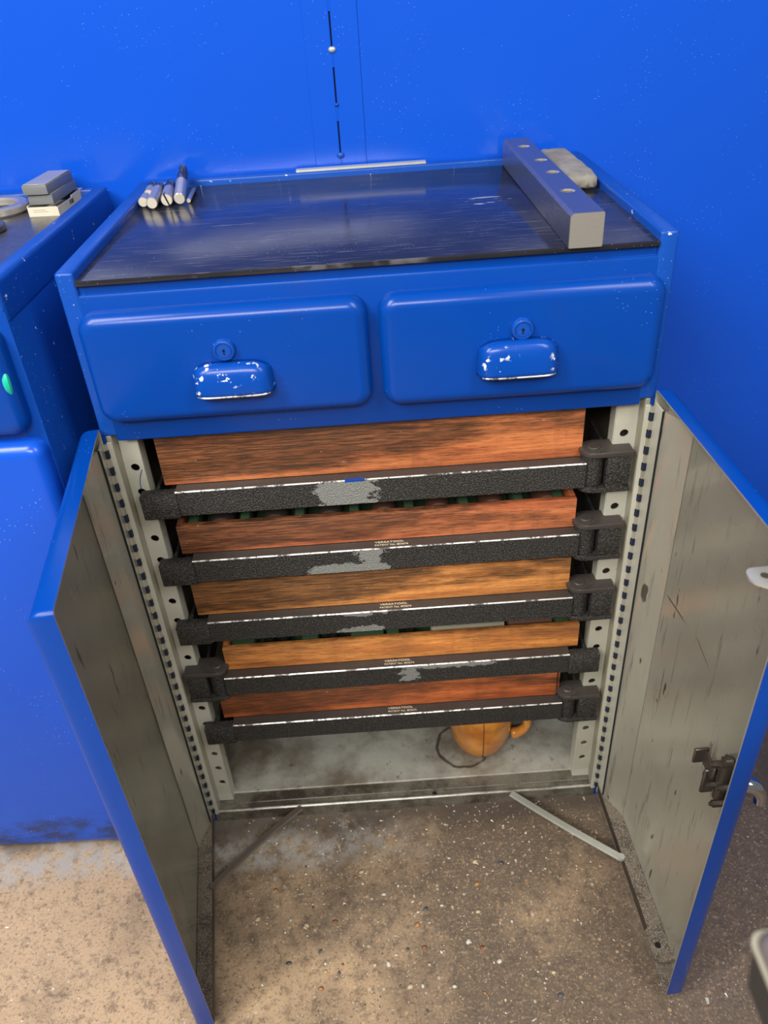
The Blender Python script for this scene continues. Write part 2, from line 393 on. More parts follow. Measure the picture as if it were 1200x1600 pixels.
def pillow(bm, x0, x1, z0, z1, depth, rc, re, s=-1, n=6, m_=6, mi=0, back=True):
    """pressed panel: outline in x-z, swells along y from 0 to s*depth with rounded edges"""
    rings = [[(x, 0, z) for x, z in rrect(x0, x1, z0, z1, rc, n)]]
    for i in range(m_+1):
        a = math.pi/2*i/m_; ins = re*(1-math.cos(a)); d = depth-re+re*math.sin(a)
        rings.append([(x, s*d, z) for x, z in rrect(x0+ins, x1-ins, z0+ins, z1-ins, rc-ins*.85, n)])
    return loft(bm, rings, back, True, mi)
def plate_z(bm, pts, z0, z1, mi=0):
    return loft(bm, [[(x, y, z0) for x, y in pts], [(x, y, z1) for x, y in pts]], mi=mi)
def tube(bm, pts, r, seg=10, mi=0, rad=None):
    pts = [Vector(p) for p in pts]; rings = []
    prev = None
    for i, p in enumerate(pts):
        t = (pts[min(i+1, len(pts)-1)]-pts[max(i-1, 0)]).normalized()
        u = t.orthogonal().normalized() if prev is None else (prev-t*prev.dot(t)).normalized()
        prev = u; v = t.cross(u); rr = rad[i] if rad else r
        rings.append([tuple(p+u*rr*math.cos(2*math.pi*k/seg)+v*rr*math.sin(2*math.pi*k/seg)) for k in range(seg)])
    return loft(bm, rings, mi=mi)

# ================================================================== SETTING
bm = bmesh.new(); box(bm, -2.2, 3.0, -2.6, 1.2, -.05, 0)
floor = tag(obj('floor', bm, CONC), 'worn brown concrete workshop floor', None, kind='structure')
# pebbles of exposed aggregate set in the concrete
peb_m = [simple('pebble_amber', (.42, .20, .07), .6), simple('pebble_buff', (.55, .42, .26), .6), simple('pebble_cream', (.60, .55, .46), .6), simple('pebble_slate', (.10, .10, .11), .6), simple('pebble_brick', (.24, .10, .055), .7)]
peb_src = []
for k, pm in enumerate(peb_m):
    for v in range(2):
        bm = bmesh.new(); bmesh.ops.create_icosphere(bm, subdivisions=1, radius=1)
        for q in bm.verts: q.co = Vector((q.co.x*(.0042+.0018*random.random()), q.co.y*(.003+.0014*random.random()), q.co.z*.0008))
        o = obj('pebble', bm, pm, floor, 'all'); o.location = (.3, -.3, 0); peb_src.append(o)
spots = []
for i in range(90):
    x = random.triangular(.07, .66, .33); y = random.triangular(-.52, -.07, -.22); spots.append((x, y))
for i, (x, y) in enumerate(spots):
    s0 = peb_src[random.choice((0, 2, 2, 3, 3, 4, 5, 4, 6, 8))]
    o = inst(s0, 'pebble', floor, (x, y, .0003), random.random()*6.28)
    q = random.choice((.35, .45, .55, .7, .85, 1.15)); o.scale = (q, q, .8)
for o, (x, y) in zip(peb_src, [(.12, -.14), (.2, -.3), (.45, -.2), (.55, -.3), (.3, -.16), (.4, -.31), (.15, -.26), (.5, -.12), (.22, -.2), (.36, -.25)]): o.location = (x, y, .0003)
# fine swarf lying on the floor: beyond counting
bm = bmesh.new()
for i in range(950):
    if i < 500: x = random.uniform(.03, .68); y = -.002-abs(random.gauss(0, .11))
    else: x = random.uniform(-.5, 1.1); y = random.uniform(-.6, -.03)
    if (x < .06 or x > .67) and i < 500: continue
    a = random.random()*6.28; l = random.uniform(.0008, .0022)*(2.2 if random.random() < .05 else 1); b_ = l*random.uniform(.25, .6)
    c, s = math.cos(a), math.sin(a)
    p = [(x+c*l-s*b_, y+s*l+c*b_, .0006), (x-c*l-s*b_*.4, y-s*l+c*b_*.4, .0012), (x-c*l*.8+s*b_, y-s*l*.8-c*b_, .0006), (x+c*l*.9+s*b_, y+s*l*.9-c*b_, .0016)]
    bm.faces.new([bm.verts.new(q) for q in p])
sw = tag(obj('swarf', bm, simple('pale_swarf', (.62, .55, .44), .4, .3)), 'scatter of fine pale metal chips on the concrete floor', 'swarf', kind='stuff')

WY = .458
bm = bmesh.new(); box(bm, -2.0, .2765, WY, WY+.03, 0, 2.4); box(bm, .356, 3.0, WY, WY+.03, 0, 2.4); box(bm, .2765, .356, WY+.01, WY+.03, 0, 2.4)
wall = tag(obj('wall_back', bm, BLUE_W), 'glossy blue painted sheet steel partition behind the cabinets', None, kind='structure')
# joint strip in two halves with an open slit between, tacked by weld beads
bm = bmesh.new(); box(bm, .2764, .3150, WY-.0016, WY+.008, 0, 2.4, .0008, 1); obj('joint_strip', bm, BLUE_W, wall)
bm = bmesh.new(); box(bm, .3172, .3561, WY-.0016, WY+.008, 0, 2.4, .0008, 1); obj('joint_strip', bm, BLUE_W, wall)
zs = [.98, 1.017, 1.088, 1.16, 1.23, 1.30, 1.37]
obj('slit_gap', B(.3149, .3173, WY+.003, WY+.006, 0, 2.4), VOID, wall)
for i, z in enumerate(zs):
    bm = bmesh.new(); bmesh.ops.create_uvsphere(bm, u_segments=12, v_segments=8, radius=1)
    q = (.0035, .0055, .003, .0052, .004, .004, .004)[i]
    for v in bm.verts: v.co = Vector((v.co.x*q*1.1, v.co.y*.003, v.co.z*q*.8))
    obj('weld_bead', bm, PALESTEEL if i == 3 else BLUE_RIM, wall, 'all', (.3161, WY-.002, z))
    obj('weld_fill', B(.3146, .3176, WY-.0015, WY+.003, z-.023, z+.001, .0005, 1), BLUE_W, wall)

# ================================================================== CABINET BUILDING BLOCKS
def make_drawer(parent, x0, x1, z0, z1, name='drawer', lock=True):
    bm = bmesh.new(); pillow(bm, x0, x1, z0, z1, .021, .020, .015)
    d = obj(name, bm, BLUE, parent, True)
    xc = (x0+x1)/2
    return d
def make_pull(parent, xc, z0, z1, hw, y0):
    bm = bmesh.new(); ns, ntt = 24, 12; D_ = .022; rows = []
    for j in range(ntt+1):
        t = j/ntt; row = []
        for i in range(ns+1):
            s = -1+2*i/ns; a = abs(s)
            e = max(0, 1-a**7)**.5
            wd = hw*(.93+.07*t)
            zt = z1-.009*a**5; h = zt-z0
            ang = t*math.pi/2
            y = y0-D_*(.06+.94*math.sin(ang)**.5)*(.18+.82*e)*(1 if t > 0 else 0)
            row.append(bm.verts.new((xc+s*wd, y, zt-h*(1-math.cos(ang))**1.15)))
        rows.append(row)
    for a, b in zip(rows, rows[1:]):
        for i in range(ns): bm.faces.new((a[i], a[i+1], b[i+1], b[i]))
    # close the two ends back to the drawer face
    for i in (0, ns):
        pr_ = [bm.verts.new((rows[j][i].co.x, y0, rows[j][i].co.z)) for j in range(ntt+1)]
        for j in range(ntt): bm.faces.new((rows[j][i], rows[j+1][i], pr_[j+1], pr_[j]))
    o = obj('pull_handle', bm, BLUE_CHIP, parent, True)
    md = o.modifiers.new('thick', 'SOLIDIFY'); md.thickness = .0016; md.offset = -1
    o['label'] = 'cup-shaped blue pull with white paint chips'
    # bare lip along the lower edge
    bm = bmesh.new(); tube(bm, [(xc-hw*.97+2*hw*.97*i/20, y0-.022*(.18+.82*max(0, 1-abs(-1+i/10)**7)**.5), z0+.0006) for i in range(21)], .0011, 6)
    obj('worn_lip', bm, EDGE, parent, True)
    return o
def make_lock(parent, x, z, y0):
    bm = bmesh.new(); lathe(bm, [(0.0, -.001), (.0130, -.001), (.0133, .002), (.0118, .0055), (.0100, .0062), (.0092, .0045), (.0080, .0045), (.0078, .0058), (0, .0060)], (x, y0, z), 32, axis='Y')
    obj('lock_cylinder', bm, BLUE_RIM, parent, True)
    bm = bmesh.new(); cyl(bm, (x, y0-.0058, z+.001), .0016, -.0006, 'Y', 12); box(bm, x-.0008, x+.0008, y0-.0064, y0-.0056, z-.0042, z+.001)
    obj('keyhole', bm, VOID, parent)
def door_pan(parent, L, z0, z1, s, loc, rotz, name='door', out=BLUE):
    """shallow pan hung at local x=0; rounded skin towards s*y, open hollow on the other side"""
    DP, re = .025, .014
    bm = bmesh.new()
    rings = [[(x, 0, z) for x, z in rrect(0, L, z0, z1, .006, 4)]]
    for i in range(7):
        a = math.pi/2*i/6; ins = re*(1-math.cos(a)); d = DP-re+re*math.sin(a)
        # free edge (x=L) and bottom stay square, hinge edge and top are well rounded
        rings.append([(x, s*d, z) for x, z in rrect(0+ins, L-ins*.35, z0+ins*.2, z1-ins, max(.006-ins*.5, .001), 4)])
    vr, fs = loft(bm, rings, False, True, 0)
    t = .0018
    inner = [[(x, 0, z) for x, z in rrect(t, L-t, z0+t, z1-t, .005, 4)], [(x, s*(DP-.006), z) for x, z in rrect(t+.001, L-t-.001, z0+t, z1-t-.004, .005, 4)], [(x, s*(DP-t), z) for x, z in rrect(t+.007, L-t-.004, z0+t+.002, z1-t-.010, .004, 4)]]
    vi, fi = loft(bm, inner, False, True, 1)
    n = len(vr[0])
    for i in range(n):
        j = (i+1) % n; f = bm.faces.new((vr[0][i], vr[0][j], vi[0][j], vi[0][i])); f.material_index = 1
    o = obj(name, bm, [out, DOOR_IN], parent, True, loc, rotz)
    return o

# ================================================================== THE OPEN CABINET
W, D, H = .6908, .451, 1.0
cab = thing('tool_cabinet', 'blue steel tool cabinet with open doors and five wooden swing trays', 'cabinet')
# --- carcass
for nm, sx in (('side_panel', 0), ('side_panel', 1)):
    mx = (lambda x: x) if sx == 0 else (lambda x: W-x)
    def bb(a, b, *r, **k):
        bm_ = bmesh.new(); lo, hi = sorted((mx(a), mx(b))); box(bm_, lo, hi, *r, **k); return bm_
    side = obj('side_panel', bb(0, .0042, .0, D, 0, .80, .0008, 1), BLUE, cab)
    obj('upper_side', bb(0, .0215, -.0005, D, .795, 1.0, .0035, 3), BLUE_RIM, cab, True)
    obj('jamb_liner', bb(.0045, .0112, .001, D-.01, .02, .795, .001, 1), JAMB, cab)
    obj('jamb_flange', bb(.0042, .0108, -.0015, .0012, .02, .787, .0006, 1), POST, cab)
bm = bmesh.new(); box(bm, .0112, W-.0112, D-.008, D, .0, .985); obj('back_panel', bm, DARKIN, cab)
bm = bmesh.new(); box(bm, .021, W-.021, .004, D-.014, .966, .9842, .001, 1); obj('worktop', bm, BLUE, cab)
obj('back_rim', B(.018, W-.018, D-.016, D, .95, 1.0, .003, 3), BLUE_RIM, cab, True)
obj('rim_edging', B(.245, .4475, D-.0145, D-.001, .9995, 1.0035, .0008, 1), PALESTEEL, cab)
# front frame with rolled upper and lower edges
bm = bmesh.new()
prof = [(0.012, .800), (.0115, .7905), (.006, .7868), (.0015, .7875), (0, .790), (0, .9695), (.0012, .9725), (.004, .974), (.012, .974)]
loft(bm, [[(x, y, z) for y, z in prof] for x in (.019, W-.019)])
obj('front_frame', bm, BLUE, cab, True)
obj('partition_shelf', B(.0112, W-.0112, .012, D-.008, .797, .802), DARKIN, cab)
# --- drawers
dl = obj('drawer', (lambda b: (pillow(b, .0125, .3415, .8185, .9555, .021, .022, .015), b)[1])(bmesh.new()), BLUE, cab, True)
dr = obj('drawer', (lambda b: (pillow(b, .3535, .6815, .8165, .9545, .021, .022, .015), b)[1])(bmesh.new()), BLUE, cab, True)
make_pull(dl, .1805, .857, .8935, .0475, -.0205); make_lock(dl, .1755, .9075, -.021)
make_pull(dr, .5120, .856, .8965, .0480, -.0205); make_lock(dr, .5165, .9075, -.021)
# --- bottom: sill, ledge, floor sheet
bm = bmesh.new(); prof = [(-.001, 0), (-.001, .0245), (.001, .0262), (.004, .0255), (.005, .022), (.0145, .022), (.0148, .029), (.0335, .030), (.0335, 0)]
loft(bm, [[(x, y, z) for y, z in prof] for x in (.0045, W-.0045)]); obj('sill', bm, SILL, cab, True)
obj('sill_hole', (lambda b: (cyl(b, (.400, .0095, .0218), .0042, .0006, 'Z', 16), b)[1])(bmesh.new()), VOID, cab)
obj('floor_sheet', B(.0112, W-.0112, .033, D-.008, .018, .0325, .0008, 1), CAB_FLOOR, cab)
# --- drilled uprights
def post(x0, x1, zs_, side):
    bm = bmesh.new(); xc = (x0+x1)/2; s = (x1-x0)/2; y = .0205; r = .0057; edges = [.031]
    for z in zs_:
        n = 16; ci = []; co = []
        for i in range(n):
            a = 2*math.pi*i/n+math.pi/4; c_, s_ = math.cos(a), math.sin(a); k = 1/max(abs(c_), abs(s_))
            ci.append(bm.verts.new((xc-.001*side+r*c_, y, z+r*s_))); co.append(bm.verts.new((xc+s*c_*k, y, z+s*s_*k)))
        for i in range(n):
            j = (i+1) % n; bm.faces.new((co[i], co[j], ci[j], ci[i]))
        edges += [z-s, z+s]
    edges.append(.797)
    for a, b in zip(edges[::2], edges[1::2]):
        if b-a > 1e-4: bm.faces.new([bm.verts.new(p) for p in ((x0, y, a), (x1, y, a), (x1, y, b), (x0, y, b))])
    for f in bm.faces:
        if f.normal.y > 0: f.normal_flip()
    xin = x1 if side < 0 else x0                 # flange running back along the inner edge
    bm.faces.new([bm.verts.new(p) for p in ((xin, y, .031), (xin, y+.02, .031), (xin, y+.02, .797), (xin, y, .797))])
    bmesh.ops.remove_doubles(bm, verts=bm.verts, dist=1e-5)
    o = obj('drilled_post', bm, POST, cab)
    md = o.modifiers.new('gauge', 'SOLIDIFY'); md.thickness = .0022; md.offset = 0
    return o
zh = [.0825+.0385*i for i in range(18)]
post(.0114, .0357, zh, -1)
post(.6512, .6796, zh, 1)

bm = bmesh.new(); tube(bm, [(.0325, .0192, .7335), (.0295, .0190, .7270), (.0268, .0190, .7195), (.0252, .0190, .7110), (.0248, .0190, .7030)], .0005, 6)
obj('blue_thread', bm, simple('blue_thread', (.01, .03, .25), .6), cab)
# --- swing trays
def lettering(parent, x, y, z, mirror=False):
    for txt, dy, size, wd in (('VERSATOOL', .0098, .0056, .041), ('PATENT No. 803676', .0034, .0050, .0465)):
        cu = bpy.data.curves.new('lettering', 'FONT'); cu.body = txt; cu.size = size; cu.extrude = .0001
        t = bpy.data.objects.new('tmp', cu); col.objects.link(t)
        bpy.context.view_layer.update()
        me = bpy.data.meshes.new_from_object(t.evaluated_get(bpy.context.evaluated_depsgraph_get()))
        bpy.data.objects.remove(t)
        xs = [v.co.x for v in me.vertices]; k = wd/(max(xs)-min(xs))
        for v in me.vertices: v.co = Vector((x+(v.co.x-min(xs))*k, y+dy+v.co.y, z+.00025+v.co.z))
        me.materials.clear(); me.materials.append(LETTER)
        o = bpy.data.objects.new('lettering', me); col.objects.link(o); o.parent = parent
TR = [dict(z=.7065, h=.084, hi=0, pat=[(.255, .338, -.041, .003)]),
      dict(z=.5915, h=.0475, hi=0, pat=[(.23, .345, -.042, -.022), (.30, .34, -.030, .004)]),
      dict(z=.4760, h=.0610, hi=0, pat=[(.265, .335, -.042, -.026), (.27, .34, -.008, .004)]),
      dict(z=.3585, h=.0455, hi=1, pat=[(.36, .50, -.010, .004), (.35, .385, -.034, .002)]),
      dict(z=.2495, h=.0620, hi=0, pat=[])]
trays = []
for k, T in enumerate(TR):
    z0 = T['z']; fl = T['hi']
    X = (lambda x: W-x) if fl else (lambda x: x)
    def bx(bm_, a, b, *r, **kw):
        lo, hi = sorted((X(a), X(b))); return box(bm_, lo, hi, *r, **kw)
    pats = [(a, b, c+z0, d+z0) for a, b, c, d in T['pat']]
    cm = crackle('black_wrinkle_paint_worn_%d' % k, pats) if pats else BLACK
    # front bar with worn arris
    bm = bmesh.new()
    zb = z0-.0385
    prof = [((0, zb+.001), 0), ((0, z0-.0014), 1), ((.0014, z0), 2), ((.0185, z0), 0), ((.0185, zb), 0), ((.001, zb), 0)]
    xa, xb = sorted((X(.073), X(.613)))
    A = [bm.verts.new((xa, p[0][0], p[0][1])) for p in prof]; Bv = [bm.verts.new((xb, p[0][0], p[0][1])) for p in prof]
    for i in range(6):
        j = (i+1) % 6; f = bm.faces.new((A[i], A[j], Bv[j], Bv[i])); f.material_index = (0, 1, 2, 0, 0, 0)[i]
    bm.faces.new(A[::-1]); bm.faces.new(Bv)
    # latch end of the bar, a thicker wrapped lug
    bx(bm, .0255, .0745, -.0030, .0165, z0-.0400, z0-.0030, .0022, 2, 0)
    # arms running back on both sides, rear bar, bottom sheet
    bx(bm, .0430, .0475, .012, .40, z0-.036, z0-.006); bx(bm, .6155, .6200, .022, .40, z0-.036, z0-.002)
    bx(bm, .043, .62, .396, .402, z0-.036, z0-.006); bx(bm, .046, .617, .016, .40, z0-.037, z0-.034)
    # knuckle at the pivot
    cyl(bm, (X(.6245), .0165, z0-.0375), .0155, .0445, 'Z', 28)
    tr = obj('swing_tray', bm, [cm, EDGE, BLACKTOP], cab, True)
    trays.append(tr)
    # wall bracket: block with two lugs round the knuckle
    bm = bmesh.new(); bx(bm, .6400, .6725, -.0010, .0190, z0-.0455, z0+.0145, .002, 2)
    obj('pivot_bracket', bm, BLACK, tr, True)
    for za, zc in ((z0+.0078, z0+.0150), (z0-.0465, z0-.0392)):
        pts = [(X(.6735), -.0020), (X(.6735), .0345)]
        arc = [(X(.6245-.0185*math.sin(math.pi*i/14)), .01625+.01825*math.cos(math.pi*i/14)) for i in range(15)]
        bm = bmesh.new(); plate_z(bm, pts+arc, za, zc)
        bmesh.ops.bevel(bm, geom=[e for e in bm.edges if abs(e.verts[0].co.z-e.verts[1].co.z) < 1e-6], offset=.0012, segments=2, affect='EDGES', profile=.5)
        obj('lug_plate', bm, BLACKTOP if za > z0 else BLACK, tr, True)
    bm = bmesh.new(); lathe(bm, [(0, .0145), (.0088, .0145), (.0088, .0162), (.0076, .0172), (0, .0174)], (X(.6245), .0165, z0), 24)
    obj('pivot_pin', bm, BLACKTOP, tr, True)
    # bracket strap running back along the side
    bm = bmesh.new(); bx(bm, .640, .6435, .018, .10, z0-.02, z0+.012); obj('bracket_strap', bm, BLACK, tr)
    # wooden box
    wm = WOODS[k]; h = T['h']; yb = .0185
    def wood_part(nm, a, b, *r):
        bm_ = bmesh.new(); bx(bm_, a, b, *r, bev=.0012, seg=2); return obj(nm, bm_, wm, tr, True)
    wood_part('box_front', .0568, .6108, yb, yb+.0095, z0+.0003, z0+h)
    wood_part('box_side', .0568, .0655, yb+.0095, .385, z0+.0003, z0+h)
    wood_part('box_side', .6020, .6108, yb+.0095, .385, z0+.0003, z0+h)
    wood_part('box_back', .0568, .6108, .385, .394, z0+.0003, z0+h)
    wood_part('box_base', .0655, .6020, yb+.0095, .385, z0+.0003, z0+.0055)
    bm = bmesh.new(); bx(bm, .067, .6005, yb+.011, .384, z0+.0055, z0+.0085); obj('felt_lining', bm, GREEN, tr)
    if k: lettering(tr, .3285, .0022, z0)
obj('paint_smear', B(.296, .322, -.0007, .0035, .7040, .70685, .0003, 1), BLUE, trays[0])
# dark strip painted in as the gap at the right of the lowest box
obj('gap_strip', B(.6060, .6075, .0165, .0187, .2500, .3110), VOID, trays[4])

# --- doors
HZ0, HZ1, L = .015, .810, .3475
def hinge_parts(door, s):
    bm = bmesh.new(); cyl(bm, (-.0025, -s*.0005, HZ0+.01), .0031, .775-HZ0, 'Z', 12)
    obj('hinge_pin', bm, JAMB, door, True)
    bm = bmesh.new(); box(bm, .0020, .0270, *sorted((s*.0012, s*.0035)), .022, .792, .0006, 1)
    obj('hinge_leaf', bm, POST if s > 0 else DOOR_IN, door)
    bm = bmesh.new(); box(bm, .0262, .0274, *sorted((s*.0008, s*.0034)), .022, .792)
    obj('leaf_gap', bm, VOID, door)
    bm = bmesh.new()
    prof = [(.0274, .0034), (.032, .0042), (.046, .0110), (.062, .0190), (.072, .0225), (.0274, .0225)]
    if s < 0: prof = prof[::-1]
    loft(bm, [[(u_, s*d_, z_) for u_, d_ in prof] for z_ in (.022, .792)]); obj('stiffening_fold', bm, DOOR_IN, door, True)
    bm = bmesh.new(); cyl(bm, (0, 0, 0), .0036, .0112, 'Z', 12); box(bm, .0, .0048, -.0024, .0024, 0, .0112)
    src = None
    for i in range(31):
        z = .028+.0246*i; 
        if src is None: src = obj('hinge_knuckle', bm, NAVYKN, door, True, (-.0025, -s*.0008, z))
        else: inst(src, 'hinge_knuckle', door, (-.0025, -s*.0008, z))
def door_bottom(door, s, plate=True):
    bm = bmesh.new(); a, b = sorted((0.0, s*.0225))
    box(bm, .006, .345, a, b, .0172, .0190); obj('bottom_tray', bm, FILINGS, door)
    pts = [(.006, 0), (.262, 0), (.262, -s*.003), (.2665, -s*.0055), (.305, -s*.0055), (.310, -s*.0025), (.312, s*.003), (.312, s*.0235), (.285, s*.0235), (.280, s*.0225), (.006, s*.0225)] if plate else [(.006, 0), (.343, 0), (.343, s*.0225), (.006, s*.0225)]
    if s < 0: pts = pts[::-1]
    bm = bmesh.new(); plate_z(bm, pts, .0385, .0400); obj('bottom_stiffener', bm, FILINGS, door)
    a, b = sorted((0.0002, s*.0014)); bm = bmesh.new(); box(bm, .006, .30 if plate else .343, a, b, .019, .0388); obj('stiffener_web', bm, OILY, door)
    if plate:
        bm = bmesh.new(); cyl(bm, (.288, s*.006, .0398), .0046, .0006, 'Z', 16); obj('plate_hole', bm, VOID, door)
rd = door_pan(cab, L, HZ0, HZ1, 1, (W-.0015, -.0030, 0), .031-math.pi/2)
rd.data.materials[1] = scratched(DOOR_IN, [((.075, .5415), (.150, .5485), .0022), ((.020, .3035), (.085, .3125), .0016), ((.170, .556), (.224, .541), .0012)])
hinge_parts(rd, 1); door_bottom(rd, 1)
ld = door_pan(cab, L, HZ0, HZ1, -1, (.0015, -.0030, 0), .1384-math.pi/2)
hinge_parts(ld, -1); door_bottom(ld, -1, False)
rd['label'] = 'open door with latch, grey inside and blue outside'; ld['label'] = 'open door with dark grey inside face'
# latch works inside the right door: face plate, cam, lever, bolt, rod ends
def latch(door, u, z):
    d0 = .0232
    bm = bmesh.new(); box(bm, u-.016, u+.016, d0-.004, d0, z-.034, z+.034, .001, 1); lt = obj('latch', bm, OILY, door)
    def sub(nm, f, m_=OILY):
        b_ = bmesh.new(); f(b_); o = obj(nm, b_, m_, door, True); return o
    sub('latch_cam', lambda b: (box(b, u-.007, u+.007, d0-.013, d0-.004, z-.030, z+.040, .002, 2), cyl(b, (u, d0-.013, z+.040), .007, .009, 'Y', 16)))
    sub('latch_lever', lambda b: (box(b, u-.034, u-.006, d0-.018, d0-.014, z-.002, z+.020, .0015, 1), box(b, u-.036, u-.032, d0-.030, d0-.012, z+.0, z+.024, .001, 1)))
    sub('latch_lever', lambda b: box(b, u-.020, u-.015, d0-.022, d0-.006, z-.036, z+.006, .0015, 1))
    for dz, du in ((.024, -.010), (-.024, .008), (.010, .012), (-.008, -.006)):
        sub('latch_bolt', lambda b: (cyl(b, (u+du, d0-.019, z+dz), .0045, .016, 'Y', 6), cyl(b, (u+du, d0-.022, z+dz), .0026, .004, 'Y', 10)))
latch(rd, .312, .452)
# chrome lever handle on the outside of the right door
bm = bmesh.new()
lathe(bm, [(0, 0), (.013, 0), (.0125, .004), (.008, .007), (.007, .016), (0, .016)], (0, 0, 0), 24)
bmesh.ops.rotate(bm, verts=bm.verts, cent=(0, 0, 0), matrix=Matrix.Rotation(-math.pi/2, 3, 'X'))
bmesh.ops.translate(bm, verts=bm.verts, vec=(.318, .0245, .452))
pts = []; rads = []
for i in range(13):
    t = i/12; a = t*1.75
    pts.append((.318+.010*t, .034+.022*math.sin(a), .458-.026*(1-math.cos(a))+.006*math.sin(a))); rads.append(.0105-.004*t)
tube(bm, pts, .008, 14, rad=rads)
obj('door_handle', bm, CHROME, rd, True)
# catch tab at the head of the free edge
bm = bmesh.new()
pts = [(.309, .022), (.309, -.017), (.311, -.021), (.3145, -.0235), (.3255, -.0245), (.3315, -.0215), (.3395, -.011), (.3405, .0), (.3405, .022)]
plate_z(bm, pts[::-1], .7735, .7758); obj('catch_tab', bm, PALESTEEL, rd, True)
bm = bmesh.new(); cyl(bm, (.322, -.009, .7757), .0042, .0006, 'Z', 18); obj('tab_hole', bm, simple('oily_hole', (.10, .085, .06), .4, .3), rd)
# door stays
def stay(door, p, q, mat_, bend):
    p, q = Vector(p), Vector(q); d = (q-p); n_ = Vector((-d.y, d.x, 0)).normalized(); pts = []
    N_ = 14; rings = []
    for i in range(N_+1):
        t = i/N_; c = p+d*t+n_*(bend*math.sin(math.pi*t)); wd = .0065
        rings.append([tuple(c+n_*wd+Vector((0, 0, 0))), tuple(c+n_*wd*.7+Vector((0, 0, .0032))), tuple(c-n_*wd*.7+Vector((0, 0, .0032))), tuple(c-n_*wd)])
    bm = bmesh.new(); loft(bm, rings)
    cyl(bm, tuple(p+Vector((0, 0, -.001))), .0058, .0055, 'Z', 16)
    mi = door.matrix_basis.inverted()
    bmesh.ops.transform(bm, matrix=mi, verts=bm.verts)
    return obj('stay_arm', bm, mat_, door, True)
stay(ld, (.0245, -.1500, .0405), (.1590, -.0050, .0275), simple('brown_oily_stay', (.19, .155, .125), .35, .4), .004)
stay(rd, (.6900, -.1500, .0405), (.5360, -.0060, .0275), ZINC_W, .002)

# ================================================================== NEIGHBOUR CABINET (left)
nb = thing('tool_cabinet', 'closed blue steel cabinet at the left edge with small boxes on top', 'cabinet', (-.0600, -.012, 0), R(-1.4))
NW = .69
def nB(nm, *a, m_=BLUE, sm=True, **k): return obj(nm, B(*a, **k), m_, nb, sm)
nB('side_panel', -.0045, 0, 0, D, 0, .965, bev=.0012, seg=2, m_=BLUE_RIM); nB('side_panel', -NW, -NW+.0045, 0, D, 0, .965, bev=.0012, seg=2)
nB('upper_side', -.022, .0015, -.0005, D, .95, 1.0, bev=.006, seg=4, m_=BLUE_RIM); nB('upper_side', -NW, -NW+.022, 0, D, .80, 1.0, bev=.004, seg=3, m_=BLUE_RIM)
nB('back_panel', -NW+.005, -.005, D-.008, D, 0, .985, m_=DARKIN); nB('back_rim', -NW+.02, -.02, D-.016, D, .95, .9995, bev=.003, seg=2, m_=BLUE_RIM)
nB('worktop', -NW+.021, -.021, .003, D-.014, .968, .9855, bev=.001, seg=1, m_=brushed('oily_steel_top', (.26, .25, .24), .28, (6, 3, 1), .6))
nB('front_frame', -NW+.002, -.002, 0, .012, .787, .974, bev=.002, seg=2)
nB('front_stile', -.024, -.0005, -.0006, .012, .0, .97, bev=.002, seg=2); nB('plinth', -NW+.01, -.01, .004, .02, 0, .03, m_=DARKIN)
for x0, x1 in ((-.337, -.010), (-.680, -.349)):
    bm = bmesh.new(); pillow(bm, x0, x1, .8175, .9555, .021, .022, .015); d_ = obj('drawer', bm, BLUE, nb, True)
    make_pull(d_, (x0+x1)/2, .857, .895, .0478, -.0205); make_lock(d_, (x0+x1)/2, .9075, -.021)
bm = bmesh.new(); tube(bm, [(-.0165, -.0135-.004*math.sin(math.pi*i/8), .903-.034*i/8+.0) for i in range(9)], .0045, 8, rad=[.001, .003, .0042, .0046, .0046, .0042, .0034, .002, .0008])
obj('teal_piece', bm, TEAL, nb, True)  # slim curved teal piece by the drawer's right edge
for x0, x1 in ((-.344, -.001), (-.689, -.346)):
    bm = bmesh.new(); pillow(bm, x0, x1, .006, .8085, .025, .018, .016); obj('door', bm, BLUE_SCUFF, nb, True)

# ================================================================== THINGS ON THE TOP
bm = bmesh.new(); box(bm, .0210, .6695, -.0025, .4355, .9843, .9905, .001, 2)
tag(obj('rubber_mat', bm, MATM, None, True), 'scratched black rubber mat covering the cabinet top', 'mat')
MZ = .9905
# steel bar with four bored holes
bar = thing('steel_bar', 'long square steel bar with four bored holes on the black mat', 'steel bar', (.5655, -.0095, MZ))
bw, bl, bh, ch = .0375, .4440, .0375, .0035
bm = bmesh.new()
holes = [(.0195, .099), (.0235, .200), (.0238, .276), (.0190, .376)]
hx0, hx1 = ch, bw-.0012; s = (hx1-hx0)/2; xc = (hx0+hx1)/2; ys = [0.0008]
for cx, cy in holes:
    n = 24; ci = []; co = []; cd = []; cc = []
    for i in range(n):
        a = 2*math.pi*i/n+math.pi/4; c_, s_ = math.cos(a), math.sin(a); k = 1/max(abs(c_), abs(s_))
        co.append(bm.verts.new((xc+s*c_*k, cy+s*s_*k, bh)))
        ci.append(bm.verts.new((cx+.0092*c_, cy+.0092*s_, bh))); cc.append(bm.verts.new((cx+.0074*c_, cy+.0074*s_, bh-.0018))); cd.append(bm.verts.new((cx+.0074*c_, cy+.0074*s_, .001)))
    for i in range(n):
        j = (i+1) % n
        bm.faces.new((co[i], co[j], ci[j], ci[i]))
        f = bm.faces.new((ci[i], ci[j], cc[j], cc[i])); f.material_index = 1
        f = bm.faces.new((cc[i], cc[j], cd[j], cd[i])); f.material_index = 1
    f = bm.faces.new(cd); f.material_index = 1
    ys += [cy-s, cy+s]
ys.append(bl-.0008)
for a, b in zip(ys[::2], ys[1::2]): bm.faces.new([bm.verts.new(p) for p in ((hx0, a, bh), (hx1, a, bh), (hx1, b, bh), (hx0, b, bh))])
